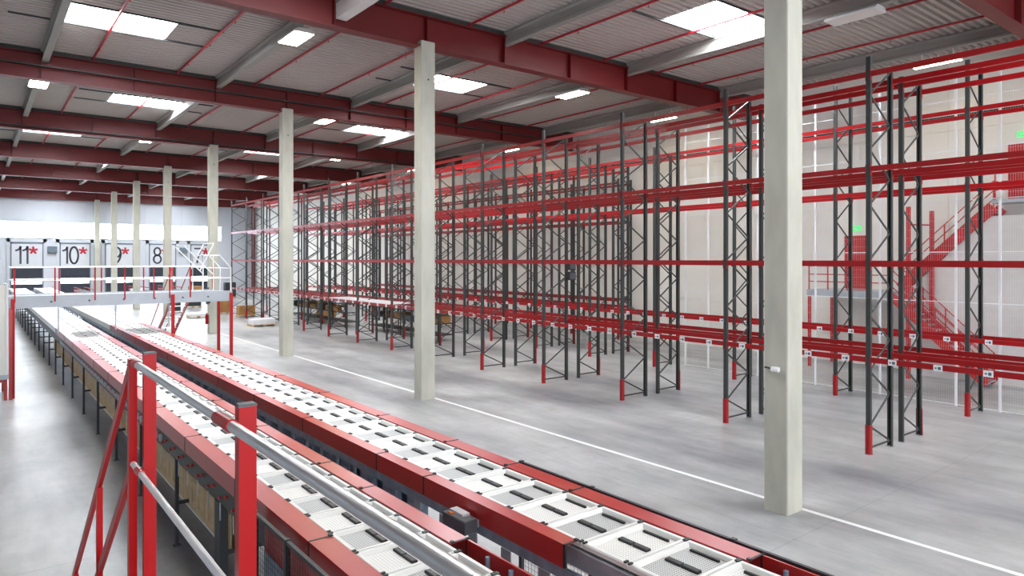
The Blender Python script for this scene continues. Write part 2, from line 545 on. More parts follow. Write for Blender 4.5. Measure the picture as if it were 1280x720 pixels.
guard_me = mk(MB().extrude(guard_pts + [(.03, -.07), (.03, -.056), (-.012, -.056), (-.044, -.03), (-.044, .03), (-.012, .056), (.03, .056), (.03, .07)], 'z', 0.013, .66), "post_guard", 'rack_red')
label_me = mk(MB().box(-.006, 0, -.085, .085, -.12, .005), "label_plate", 'white_paint')
print_me = mk(MB().box(-.008, -.006, -.055, .0, -.09, -.03).box(-.008, -.006, .02, .06, -.075, -.045), "print", 'navy')

def brace_mesh(depth, dz):
    key = ('b', round(depth, 3), round(dz, 3))
    if key not in _cache:
        _cache[key] = mk(MB().bar((.03, 0, 0), (depth-.03, 0, dz), .038, .024, up=(0, 1, 0)), "brace", 'rack_grey')
    return _cache[key]

def rack(label, x0, depth, i0, i1, hf, hb, labels=False, guard_front=True, guard_back=False, tall_until=None):
    t = thing("pallet_rack", label, "pallet rack", (x0, RY0 + RP*i0, 0), "pallet racks along the hall")
    for i in range(i0, i1+1):
        y = RP*(i-i0)
        f, b = hf, hb
        if tall_until is not None and i > tall_until:
            f, b = 8.85, 8.70
        pf = ob("upright_post", post_mesh(f), None, t, (0, y, 0))
        pb = ob("upright_post", post_mesh(b), None, t, (depth, y, 0), (0, 0, math.pi))
        ob("foot_plate", foot_me, None, pf); ob("foot_plate", foot_me, None, pb)
        if guard_front: ob("post_guard", guard_me, None, t, (-.012, y, 0))
        if guard_back: ob("post_guard", guard_me, None, t, (depth+.012, y, 0), (0, 0, math.pi))
        # zig-zag bracing: bottom horizontal, then diagonals of 0.618 m rise
        ob("brace", brace_mesh(depth, 0.0), None, t, (0, y, .14))
        z = .15
        step = .618
        front_up = True
        ob("brace", brace_mesh(depth, -.47), None, t, (0, y, .62)); z = .62
        at_front = True
        while z + step < b - .02:
            dz = step if at_front else -step
            ob("brace", brace_mesh(depth, dz), None, t, (0, y, z if at_front else z + step))
            z += step; at_front = not at_front
    for i in range(i0, i1):
        y = RP*(i-i0)
        for li, z in enumerate(LEV):
            fb = ob("load_beam", beam_me, None, t, (-.018, y, z))
            ob("load_beam", beam_me, None, t, (depth+.018, y, z), None)
            if labels and li == 0:
                for q in range(4):
                    lp = ob("label_plate", label_me, None, t, (-.018-.0252, y + .50 + q*.89, z-.012)); ob("print", print_me, None, lp)
    return t

rack("dark grey and red pallet rack nearest the columns, front run of the double row", 15.65, 1.07, -1, 13, 8.85, 8.68, labels=True)
rack("dark grey and red pallet rack standing right behind the front run, back to back", 17.32, 1.02, -1, 13, 8.68, 8.68, guard_front=False, guard_back=True)
rack("dark grey and red pallet rack across the aisle, backed by the white mesh screen", 21.55, 1.0, -1, 13, 9.85, 9.85, labels=True, tall_until=2)
rack("shorter pallet rack run behind the aisle rack, beginning where the mesh screen ends", 23.05, 1.0, 4, 13, 8.7, 8.7, guard_front=False, guard_back=True)
rack("farthest pallet rack run, standing against the cream right wall", 27.35, 1.0, 5, 13, 8.7, 8.7)

# ------------------------------------------------------------------ white mesh screen behind the aisle rack
FY0, FY1 = 4.3, 17.6
fen = thing("mesh_screen", "tall white wire mesh screen with thin posts behind the racks", "mesh screen", (22.86, FY0, 0))
fpost = mk(MB().box(-.025, .025, -.03, .03, 0, 9.85), "screen_post", 'white_paint')
ys = [4.36, 6.64, 7.75, 9.91, 12.05, 14.25, 16.44, 17.55]
for y in ys:
    ob("screen_post", fpost, None, fen, (0, y-FY0, 0))
frail = mk(MB().box(-.012, .012, 0, FY1-FY0, -.014, .014), "screen_rail", 'white_paint')
for z in (.04, 1.55, 3.07, 4.56, 6.08, 7.58, 9.08, 9.8):
    ob("screen_rail", frail, None, fen, (0, 0, z))
wm = MB()
y = 0.05
while y < FY1-FY0:
    wm.box(-.0013, .0013, y-.0013, y+.0013, .04, 9.8); y += .06
z = .25
while z < 9.8:
    wm.box(-.0013, .0013, 0, FY1-FY0, z-.0013, z+.0013); z += .25
wo = ob("mesh_wire", wm, 'white_paint', fen); wo["kind"] = "stuff"

# ------------------------------------------------------------------ stair tower at the right wall
st = thing("stair_tower", "red steel stair with two flights and a landing at the right wall", "stairs", (26.7, 8.1, 0))
ox, oy = 26.7, 8.1
def sl(x, y, z): return (x-ox, y-oy, z)
ob("landing", MB().box(0, 1.98, 3.1, 6.3, 3.02, 3.12), 'galv', st)
ob("landing_edge", MB().box(-.02, 0.03, 3.1, 6.3, 2.88, 3.12).box(-.02, 1.98, 6.28, 6.33, 2.88, 3.12), 'bridge_grey', st)
for (px_, py_, h) in ((0.05, 6.25, 3.02), (1.9, 6.25, 3.02), (.05, 3.15, 3.02)):
    ob("leg", MB().box(px_-.05, px_+.05, py_-.05, py_+.05, 0, h), 'door_red', st)
ob("tall_post", MB().box(-.06, .06, 2.42, 2.54, 0, 6.25), 'door_red', st)
ob("tall_post", MB().box(.95, 1.07, 2.02, 2.14, 1.6, 6.12), 'door_red', st)
# lower flight
for x in (.02, .92):
    ob("stringer", MB().bar((x, .05, .12), (x, 3.1, 3.0), .06, .30), 'door_red', st)
tr = mk(MB().box(.04, .90, -.13, .13, -.02, .02), "tread", 'galv')
for k in range(16):
    ob("tread", tr, None, st, (0, .15 + k*.187, .18 + k*.178))
# upper flight
for x in (1.05, 1.95):
    ob("stringer", MB().bar((x, 3.2, 3.25), (x, .15, 6.15), .06, .36), 'door_red', st)
tr2 = mk(MB().box(1.07, 1.93, -.13, .13, -.02, .02), "tread", 'galv')
for k in range(16):
    ob("tread", tr2, None, st, (0, 3.1 - k*.187, 3.30 + k*.178))
def flight_rail(x, a, b, parts=4):
    (y0, z0), (y1, z1) = a, b
    for dz in (.95, .62, .33):
        ob("handrail", MB().tube([(x, y0, z0+dz), (x, y1, z1+dz)], .02, 8), 'door_red', st)
    for k in range(parts+1):
        f = k/parts
        yy, zz = y0+(y1-y0)*f, z0+(z1-z0)*f
        ob("baluster", MB().box(x-.02, x+.02, yy-.02, yy+.02, zz, zz+.97), 'door_red', st)
flight_rail(.0, (.1, .15), (3.1, 3.05)); flight_rail(.95, (.1, .15), (3.1, 3.05))
flight_rail(1.04, (3.2, 3.2), (.15, 6.1)); flight_rail(.02, (3.15, 3.12), (6.25, 3.12), 4)
flight_rail(1.04, (.1, 6.4), (-2.6, 6.4), 3)
ob("top_landing", MB().box(1.0, 1.98, -2.8, .2, 6.28, 6.40), 'bridge_grey', st)
ob("cross_tie", MB().bar((0, 2.48, 5.6), (1.0, 2.1, 5.6), .05), 'door_red', st)
# white clad box beneath the upper flight
bx = MB().extrude([(2.95-.0, .0), (3.1, 3.0), (.25, 5.85), (-2.8, 5.85), (-2.8, 0)], 'x', 1.12, 1.90)
tag(ob("clad_enclosure", bx, 'duct', None, (ox, oy, 0)), "white clad enclosure below the upper red stair flight", "enclosure")
d1 = struct("door_1", MB().box(XR-.09, XR-.03, 12.95, 13.80, 3.13, 5.25), 'door_red')
ob("door_handle", MB().box(XR-.14, XR-.09, 13.05, 13.17, 4.15, 4.19), 'black', d1)
ob("door_frame", MB().box(XR-.1, XR-.03, 12.88, 12.95, 3.13, 5.32).box(XR-.1, XR-.03, 13.80, 13.87, 3.13, 5.32).box(XR-.1, XR-.03, 12.88, 13.87, 5.25, 5.32), 'door_red', d1)
d2 = struct("door_2", MB().box(XR-.09, XR-.03, 7.1, 8.10, 6.42, 8.40), 'door_red')
ob("door_handle", MB().box(XR-.14, XR-.09, 7.85, 7.97, 7.40, 7.45), 'black', d2)
for yy, zz, wh in ((13.45, 5.62, "lower red wall door"), (7.62, 8.72, "upper red wall door")):
    t = thing("exit_sign", "small green emergency exit sign over the %s" % wh, "sign", (XR-.03, yy, zz), "emergency exit signs")
    ob("sign_box", MB().box(-.06, 0, -.22, .22, -.1, .1), 'green', t)
    ob("pictogram", MB().box(-.064, -.06, -.10, -.02, -.06, .06).box(-.064, -.06, .0, .12, -.015, .015).box(-.064, -.06, .08, .12, -.05, .05), 'white_paint', t)
tag(ob("wall_conduit", MB().tube([(XR-.06, 3, 9.7), (XR-.06, 60, 9.7)], .03, 8), 'black'), "thin dark conduit running along the upper cream wall", "conduit")

# ------------------------------------------------------------------ floor line
tag(ob("floor_line", MB().box(11.27, 11.37, -4, 62, 0.0, .003), 'line'), "white painted line along the column row on the floor", "floor marking")

# ------------------------------------------------------------------ sorter conveyors
ZT = 1.78
PITCH = .545
def tray_meshes():
    L, W = PITCH-.012, .75          # along Y, along X
    mb = MB()
    # four sloping rims made as a lofted frame
    def loop(x, y, z): return [(-x, -y, z), (x, -y, z), (x, y, z), (-x, y, z)]
    rings = [loop(W/2, L/2, -.05), loop(W/2, L/2, -.012), loop(W/2-.012, L/2-.01, 0), loop(W/2-.045, L/2-.03, 0), loop(W/2-.07, L/2-.062, -.032), loop(W/2-.07, L/2-.062, -.05)]
    for r in rings: mb.v += r
    for k in range(len(rings)-1):
        for q in range(4):
            j = (q+1) % 4
            mb.f.append((4*k+q, 4*k+j, 4*k+4+j, 4*k+4+q))
    rim = mk(mb, "tray", 'white_plastic')
    fl = MB().box(-W/2+.065, W/2-.065, -L/2+.058, L/2-.058, -.045, -.034)
    return rim, mk(fl, "tray_floor", 'tray_floor'), mk(fl, "tray_floor", 'tray_mesh')
TRAY, TF1, TF2 = tray_meshes()
bar1 = mk(MB().cbox(-.028, .028, -.17, -.006, -.034, -.012, .006).cbox(-.028, .028, .006, .17, -.034, -.012, .006), "belt_guide", 'black')
bar2 = mk(MB().cbox(-.012, .012, -.15, .15, -.034, -.012, .004), "stop_strip", 'black')
clip = mk(MB().box(-.05, -.01, -.035, -.012, 0, .014).box(-.05, -.01, .012, .035, 0, .014), "clip", 'black')
clip2 = mk(MB().box(-.06, .0, -.022, .022, -.01, .008), "clip", 'black')

def conveyor(name_label, x0, x1, in0, in1, lend, rend, jl, jr, side):
    """x0,x1 outer edges, in0,in1 inner edges of the red covers; lend/rend near ends of the top covers"""
    t = thing("tray_sorter", name_label, "conveyor", ((x0+x1)/2, 2.0, 0), "tray sorters")
    cx = (x0+x1)/2; oy = 2.0
    Y0, Y1, YC = 2.3, 74.0, 30.7
    # trays
    n = int((Y1-Y0)/PITCH)
    mid = (in0+in1)/2 - cx
    sc = (in1-in0-.01)/.75
    for k in range(n):
        y = Y0 + (k+.5)*PITCH - oy
        o = ob("tray", TRAY, None, t, (mid, y, ZT-.01)); o.scale = (sc, 1, 1)
        ob("tray_floor", TF1 if k % 2 else TF2, None, o)
        if y < YC + 8:
            ob("belt_guide", bar1, None, o, (-.02, 0, 0))
            ob("stop_strip", bar2, None, o, (.255, 0, 0))
        if y < 22:
            ob("clip", clip, None, o, (-.33, PITCH/2, 0))
            ob("clip", clip2, None, o, (.378, PITCH/2, 0))
    # carriage track below the trays
    ob("track", MB().box(in0-cx-.03, in0-cx+.09, 0.2, Y1-oy, ZT-.24, ZT-.08).box(in1-cx-.09, in1-cx+.03, .2, Y1-oy, ZT-.24, ZT-.08), 'galv', t)
    ob("belly_plate", MB().box(in0-cx+.09, in1-cx-.09, .2, Y1-oy, ZT-.2, ZT-.17), 'blackmetal', t)
    # red covers, one per length
    def covers(xa, xb, xs, joints):
        for a, b in zip(joints[:-1], joints[1:]):
            mb = MB().box(xa-cx, xb-cx, a-oy+.006, b-oy-.006, ZT-.015, ZT)
            s0, s1 = (xs-cx, xs-cx+.015) if xs == xa else (xs-cx-.015, xs-cx)
            mb.box(s0, s1, a-oy+.006, b-oy-.006, ZT-.22, ZT-.015)
            c = ob("side_cover", mb, 'cover_red', t)
            ob("joint_strap", MB().box(min(xa, xb)-cx+.01, max(xa, xb)-cx+.015, a-oy-.012, a-oy+.012, ZT, ZT+.004)
               .box(s0-.004, s1+.004, a-oy-.012, a-oy+.012, ZT-.21, ZT+.004)
               .box((in0-.03-cx) if xa == x0 else (in1-cx), (in0-cx) if xa == x0 else (in1+.03-cx), a-oy-.02, a-oy+.02, ZT, ZT+.018), 'black', c)
    covers(x0, in0, x0, jl)
    covers(in1, x1, x1, jr)
    # pale covers on the far stretch
    for a in range(18):
        ya = YC + a*2.4 - oy
        ob("far_cover", MB().box(x0-cx, in0-cx, ya+.01, ya+2.39, ZT-.015, ZT).box(x0-cx, x0-cx+.015, ya+.01, ya+2.39, ZT-.2, ZT-.015), 'white_plastic', t)
        ob("far_cover", MB().box(in1-cx, x1-cx, ya+.01, ya+2.39, ZT-.015, ZT).box(x1-cx-.015, x1-cx, ya+.01, ya+2.39, ZT-.2, ZT-.015), 'white_plastic', t)
    # steel chassis rails with bolt brackets
    for xx, s in ((x0+.03-cx, -1), (x1-.03-cx, 1)):
        ob("chassis_rail", MB().box(xx-.02, xx+.02, .2, Y1-oy, (ZT-.46) if s*(1 if side == 'right' else -1) > 0 else ZT-.33, ZT-.225), 'rack_grey' if side == 'left' and s < 0 else ('bluegrey' if s < 0 or side == 'left' else 'galv'), t)
    # legs in pairs with cross bars
    leg = mk(MB().box(-.025, .025, -.025, .025, 0.006, ZT-.46).box(-.05, .05, -.05, .05, 0, .006), "leg", 'blackmetal')
    y = 8.5
    first = True
    for k in range(22):
        yy = y + 2.8*k - oy
        if k == 0:
            yy = 9.0 - oy
            big = MB().box(-.05, .05, -.12, .12, 0, ZT-.46)
            ob("leg", big, 'blackmetal', t, (x0+.05-cx, yy, 0)); ob("leg", leg, None, t, (x1-.05-cx, yy, 0))
        else:
            ob("leg", leg, None, t, (x0+.03-cx, yy, 0)); ob("leg", leg, None, t, (x1-.03-cx, yy, 0))
        ob("cross_bar", MB().box(x0-cx+.05, x1-cx-.05, yy-.02, yy+.02, .62, .67), 'blackmetal', t)
    return t, cx, oy

def joints(end, first, pitch, stop):
    j = [end] + first
    while j[-1] + pitch < stop: j.append(j[-1] + pitch)
    j.append(stop)
    return j
lt, lcx, loy = conveyor("left tray sorter with red covers, the one beside the handrail", 2.39, 3.575, 2.61, 3.385, 2.3, 5.19,
                        joints(2.3, [3.6, 6.02, 8.26], 2.4, 30.7), joints(5.19, [7.05, 8.23], 2.42, 30.7), 'left')
rt, rcx, roy = conveyor("right tray sorter with red covers, the one nearer the columns", 4.17, 5.40, 4.335, 5.18, 4.53, 3.2,
                        joints(4.53, [6.98, 8.18, 10.75], 2.45, 30.7), joints(3.32, [5.54, 6.72, 8.11, 10.14], 2.42, 30.7), 'right')
# open red trough sides at the near ends, with two pegs each
ob("trough_side", MB().box(3.555-lcx, 3.575-lcx, .3, 5.18-loy, ZT-.32, ZT-.005).box(3.40-lcx, 3.555-lcx, .3, 5.18-loy, ZT-.32, ZT-.30), 'cover_red', lt)
for y in (4.83, 4.50):
    ob("peg", MB().tube([(3.535-lcx, y-loy, ZT-.26), (3.535-lcx, y-loy, ZT-.04)], .022, 12), 'bluegrey', lt)
ob("trough_side", MB().box(5.38-rcx, 5.40-rcx, .3, 3.31-roy, ZT-.32, ZT-.005).box(5.2-rcx, 5.38-rcx, .3, 3.31-roy, ZT-.32, ZT-.30), 'cover_red', rt)
ob("peg", MB().tube([(5.36-rcx, 3.08-roy, ZT-.26), (5.36-rcx, 3.08-roy, ZT-.05)], .022, 12), 'bluegrey', rt)
# left sorter: bolts, hanging tabs and plywood side boards on its outer side
bolt = mk(MB().tube([(-.03, 0, 0), (0, 0, 0)], .022, 8), "bolt", 'cover_red')
tabm = mk(MB().box(-.012, 0, -.008, .008, -.22, 0), "hanger_tab", 'galv')
brk = mk(MB().box(-.03, 0, -.05, .05, -.06, .05), "bracket", 'galv')
for k in range(78):
    y = 7.5 + k*.2725 - loy
    ob("bolt", bolt, None, lt, (2.398-lcx, y, ZT-.30)) if k % 2 == 0 else ob("bolt", bolt, None, lt, (2.398-lcx, y, ZT-.38))
    if k % 2: ob("hanger_tab", tabm, None, lt, (2.395-lcx, y, ZT-.44))
    if k > 16: ob("bracket", brk, None, lt, (2.398-lcx, y+.13, ZT-.33))
def plywood_mesh():
    mb = MB().box(-.012, .012, .01, 1.23, .36, .50).box(-.012, .012, .01, 1.23, 0.02, .12)
    for a, b in ((.01, .28), (.34, .66), (.71, .98), (1.04, 1.23)):
        mb.box(-.012, .012, a, b, .12, .36)
    return mk(mb, "side_board", 'plywood')
plm = plywood_mesh()
edge = mk(MB().box(-.02, .014, 0, 1.24, -.01, .02), "board_edge", 'white_paint')
backb = mk(MB().box(.05, .06, 0, 1.24, 0, .5), "board_back", 'plywood')
for k in range(20):
    o = ob("side_board", plm, None, lt, (2.60-lcx, 9.15 + k*1.24 - loy, .56))
    ob("board_edge", edge, None, o); ob("board_back", backb, None, o)
# right sorter: drive units on its inner side, dark panels below
un = mk(MB().box(-.10, .0, -.16, .16, -.28, 0).box(-.12, -.10, -.12, .12, -.22, -.05).tube([(-.07, .19, -.3), (-.07, .19, .02)], .018, 8), "drive_unit", 'bluegrey')
panel = mk(MB().box(-.01, .01, .02, 2.42, 0, .92).box(-.03, -.01, .3, .36, 0, .92).box(-.03, -.01, 1.5, 1.56, 0, .92), "under_panel", 'navy')
for k in range(36):
    y = 7.3 + k*.66 - roy
    ob("drive_unit", un, None, rt, (4.33-rcx, y, ZT-.36))
for k in range(14):
    ob("under_panel", panel, None, rt, (4.42-rcx, 7.6 + k*2.45 - roy, .42))
bar = mk(MB().box(-.62, 0, -.03, .03, -.025, .025), "tie_bar", 'blackmetal')
for k in range(16):
    ob("tie_bar", bar, None, rt, (4.19-rcx, 5.6 + k*1.4 - roy, .78 if k % 2 else .92))
# galvanised plates below the near end of the right sorter
gal = mk(MB().box(-.01, .0, .0, .16, -.26, 0), "hanger_plate", 'galv')
gal2 = mk(MB().box(-.01, .0, .0, .10, -.34, 0).box(-.03, .0, .0, .015, -.34, 0), "hanger_plate", 'bluegrey')
for k in range(44):
    ob("hanger_plate", gal if k < 8 else gal2, None, rt, (4.185-rcx, 3.0 + k*.58 - roy, ZT-.335))
for y in (4.95, 4.2, 3.4):
    ob("leg", MB().box(-.04, .04, -.04, .04, 0, ZT-.6), 'black', rt, (4.22-rcx, y-roy, 0))
# control box
cb = thing("control_box", "dark grey junction box with pale lid hung on the right sorter's inner side", "box", (4.05, 6.05, 1.56))
ob("case", MB().cbox(-.07, .09, -.21, .21, -.07, .07, .01), 'boxgrey', cb)
ob("lid", MB().box(-.01, .085, -.08, .17, .07, .095), 'wrap', cb)
ob("lens", MB().box(-.06, -.025, .06, .12, .07, .085), 'orange', cb)
ob("cable", MB().tube([(0, .2, -.07), (.01, .2, -.3), (.05, .22, -.55)], .012, 8), 'black', cb)
ob("cable", MB().tube([(0, -.1, -.07), (.01, -.1, -.25), (.06, -.12, -.5)], .012, 8), 'black', cb)
ob("bracket", MB().box(.09, .119, -.2, .2, -.03, .05), 'galv', cb)
# cable loop
tag(ob("cable_loop", MB().tube([(4.10, 5.32, 1.32), (4.02, 5.28, 1.1), (4.0, 5.22, .9), (4.05, 5.12, .8), (4.12, 5.08, .95), (4.12, 5.1, 1.32)], .014, 8), 'galv'),
    "grey cable loop hanging below the right sorter's inner edge", "cable")

# ------------------------------------------------------------------ mesh guards beside the sorters
def mesh_guard(label, x, y0, y1, z0, z1, posts):
    t = thing("mesh_guard", label, "mesh guard", (x, y0, 0), "black mesh guards at the sorters")
    L = y1-y0
    ob("top_rail", MB().box(-.018, .018, 0, L, z1-.036, z1), 'blackmetal', t)
    ob("bottom_rail", MB().box(-.015, .015, 0, L, z0, z0+.03), 'blackmetal', t)
    for p in posts:
        ob("guard_post", MB().box(-.025, .025, p-y0-.025, p-y0+.025, 0, z1+.01), 'blackmetal', t)
    w = MB()
    y = .04
    while y < L:
        w.box(-.0014, .0014, y-.0014, y+.0014, z0, z1-.02); y += .06
    z = z0+.04
    while z < z1-.03:
        w.box(-.0014, .0014, 0, L, z-.0014, z+.0014); z += .06
    o = ob("mesh_wire", w, 'blackmetal', t); o["kind"] = "stuff"
mesh_guard("black framed mesh guard on the outer side of the left sorter", 2.31, 2.2, 7.30, .15, 1.71, (7.27, 6.35, 4.6, 2.3))
mesh_guard("black framed mesh guard on the floor side of the right sorter", 5.53, 1.9, 6.85, .15, 1.75, (6.82, 5.55, 3.7, 2.0))
# red lower panels behind the left guard
for k, (a, b) in enumerate(((2.3, 4.6), (4.62, 6.5), (6.52, 7.25))):
    mb = MB()
    for q in range(8):
        mb.box(2.395-lcx, 2.41-lcx, a-loy, b-loy-.01, .84+.09*q, .92+.09*q)
    ob("louvre_panel", mb, 'cover_red', lt)
ob("service_panel", MB().box(2.375-lcx, 2.39-lcx, 6.3-loy, 7.2-loy, .2, 1.30), 'bluegrey', lt)

# ------------------------------------------------------------------ deck, railing and stair at the camera
S = .8
rl = thing("platform_railing", "red posts with bright aluminium tubes in the foreground", "railing", (.6, 0, 2.78))
zb = 2.78
ob("top_tube", MB().tube([(0, -1.6, 3.855-zb), (0, 2.10, 3.855-zb)], .0165, 20), 'alu', rl)
ob("top_tube", MB().tube([(0, 2.14, 3.855-zb), (0, 3.66, 3.855-zb)], .0165, 20), 'alu', rl)
ob("mid_tube", MB().tube([(0, -1.6, 3.366-zb), (0, 3.70, 3.366-zb)], .0135, 16), 'white_paint', rl)
ob("collar", MB().tube([(0, 2.10, 3.855-zb), (0, 2.25, 3.855-zb)], .0205, 18), 'rail_red', rl)
ob("collar", MB().tube([(0, 3.58, 3.855-zb), (0, 3.66, 3.855-zb)], .0205, 18), 'rail_red', rl)
ob("collar", MB().tube([(0, 3.50, 3.366-zb), (0, 3.58, 3.366-zb)], .018, 16), 'cover_red', rl)
for y in (.3, 2.12, 3.57):
    p = ob("post", MB().box(.022, .074, y-.012, y+.028, -.25, 3.905-zb), 'rail_red', rl)
    ob("cap", MB().cbox(.020, .076, y-.014, y+.030, 3.905-zb, 3.913-zb, .003), 'boxgrey', p)
sr = thing("stair_railing", "red railing sloping down to the floor at the end of the platform", "railing", (.6, 3.72, 0))
def srail(y0, z0, y1, z1, nm):
    ob(nm, MB().bar((0, y0-3.72, z0), (0, y1-3.72, z1), .022, .05), 'rail_red', sr)
ob("newel_post", MB().box(-.018, .018, -.018, .022, 2.55, 3.868), 'rail_red', sr)
srail(3.72, 3.85, 6.7, 1.50, "sloping_rail")
srail(3.72, 3.34, 6.7, .93, "sloping_rail")
for y in (4.82, 6.05):
    zt = 3.85 - (y-3.72)*.789
    ob("baluster", MB().box(-.016, .016, y-3.72-.02, y-3.72+.02, zt-1.15, zt-.02), 'rail_red', sr)
ob("stringer", MB().bar((-.03, 0, 2.62), (-.03, 3.25, .1), .02, .22), 'rail_red', sr)
dk = thing("camera_platform", "grey steel platform with a short stair below the railing at the viewpoint", "platform", (-.2, 0, 0))
ob("deck_plate", MB().box(-1.0, .80, -2.0, 3.68, 2.72, 2.78), 'galv', dk)
for k in range(13):
    ob("tread", MB().box(-.15, .73, 3.75 + k*.245, 3.98 + k*.245, 2.55 - k*.2, 2.58 - k*.2), 'galv', dk)
for x in (-.9, .8):
    for y in (-1.8, 3.5):
        ob("leg", MB().box(x-.04, x+.04, y-.04, y+.04, 0, 2.72), 'rail_red', dk)

# ------------------------------------------------------------------ footbridge over the sorters
BY0, BY1 = 26.4, 28.1
br = thing("footbridge", "grey footbridge with red posts spanning both sorters", "footbridge", (4.2, BY0, 0))
def bl(x, y): return x-4.2, y-BY0
for y in (BY0, BY1-.06):
    ob("edge_beam", MB().box(.85-4.2, 7.55-4.2, y-BY0, y-BY0+.06, 2.80, 3.18), 'bridge_grey', br)
ob("deck", MB().box(.85-4.2, 7.55-4.2, .06, BY1-BY0-.06, 3.10, 3.14), 'galv', br)
boltm = mk(MB().tube([(0, -.012, 0), (0, 0, 0)], .035, 8), "bolt_head", 'boxgrey')
for x in (1.95, 3.0, 4.0, 4.95, 5.85, 6.7):
    ob("bolt_head", boltm, None, br, (x-4.2, 0, 2.98))
for x, y, w in ((.95, BY0-.05, .10), (5.52, BY0-.05, .10), (7.50, BY0-.05, .10), (7.52, BY1, .10), (.95, BY1, .10)):
    ob("leg", MB().box(x-4.2-w/2, x-4.2+w/2, y-BY0-.045, y-BY0+.045, 0, 3.10), 'rail_red', br)
for x in (3.86, 5.55, 2.2, ):
    ob("hanger_rod", MB().box(x-4.2-.02, x-4.2+.02, .7, .74, 1.9, 2.82), 'galv', br)
for x in (1.0, 2.05, 3.16, 4.03, 4.92, 5.42, 6.1):
    ob("railing_post", MB().box(x-4.2-.02, x-4.2+.02, -.03, .01, 2.98, 4.08), 'rail_red', br)
for x in (1.05, 2.3, 3.56, 4.9, 5.79, 7.3):
    ob("railing_post", MB().box(x-4.2-.02, x-4.2+.02, BY1-BY0-.01, BY1-BY0+.03, 2.98, 4.08), 'rail_red', br)
for y in (-.01, BY1-BY0+.01):
    for z in (4.08, 3.66):
        ob("handrail", MB().tube([(.9-4.2, y, z), (6.5-4.2, y, z)], .022, 8), 'white_paint', br)
# white swing gate cage on the bridge end
cg = thing("safety_gate", "white tubular safety gate cage standing on the end of the footbridge", "gate", (6.5, BY0, 3.145))
for y in (.08, 1.5):
    ob("cage_side", MB().tube([(.03, y, 0), (.03, y, 1.34), (.62, y, 1.34), (1.02, y, .88), (1.02, y, 0)], .025, 8), 'white_paint', cg)
    ob("cage_rail", MB().tube([(.03, y, .5), (1.02, y, .5)], .02, 8), 'white_paint', cg)
    ob("cage_rail", MB().tube([(.03, y, .9), (1.02, y, .86)], .02, 8), 'white_paint', cg)
    ob("cage_upright", MB().tube([(.40, y, 0), (.40, y, 1.34)], .02, 8), 'white_paint', cg)
    ob("gate_arm", MB().tube([(.42, y, .62), (-.58, y, 1.66)], .022, 8), 'white_paint', cg)
    ob("gate_arm", MB().tube([(-.05, y, .8), (.42, y, 1.78)], .022, 8), 'white_paint', cg)
for x, z in ((-.58, 1.66), (.42, 1.78), (.03, 1.34), (.62, 1.34)):
    ob("cage_tie", MB().tube([(x, .08, z), (x, 1.5, z)], .02, 8), 'white_paint', cg)
# red ladder stair behind the bridge
ld = thing("access_stair", "red access stair with white treads going up to the footbridge", "stairs", (6.25, 29.9, 0))
for x in (-.32, .32):
    ob("stringer", MB().bar((x, 3.2, .1), (x, -1.6, 3.0), .05, .16), 'cover_red', ld)
    ob("post", MB().box(x-.03, x+.03, 2.9, 2.96, .3, 1.25), 'cover_red', ld)
    ob("post", MB().box(x-.03, x+.03, -1.5, -1.44, 2.95, 4.08), 'cover_red', ld)
    ob("handrail", MB().tube([(x, 2.93, 1.25), (x, -1.47, 4.08)], .02, 8), 'cover_red', ld)
for k in range(11):
    ob("tread", MB().box(-.3, .3, 2.75-k*.40, 2.98-k*.40, .30+k*.243, .33+k*.243), 'white_paint', ld)

# ------------------------------------------------------------------ pale panelled lift casing at the left edge
lc = thing("lift_casing", "pale panelled casing on red legs at the left edge of the floor", "machine casing", (-.6, 26.3, 0))
for k in range(2):
    ob("casing_panel", MB().box(-1.2+k*1.3, .08+k*1.3, -.25, -.20, .80, 3.55), 'wall_cream', lc)
ob("casing_panel", MB().box(1.38, 1.42, -.25, 1.8, .80, 3.55), 'wall_cream', lc)
ob("corner_trim", MB().box(1.37, 1.43, -.27, -.19, .75, 3.6), 'white_paint', lc)
ob("base_tray", MB().box(-1.25, 1.43, -.28, 1.8, .66, .80), 'bridge_grey', lc)
ob("base_frame", MB().box(-1.2, 1.40, -.2, -.1, .56, .64), 'cover_red', lc)
for x, y in ((1.36, -.12), (-1.1, -.12), (1.36, 1.7), (-1.1, 1.7)):
    ob("leg", MB().box(x-.045, x+.045, y-.045, y+.045, 0, .66), 'cover_red', lc)
ob("side_post", MB().box(1.44, 1.53, -.2, -.11, 0, 2.78), 'cover_red', lc)

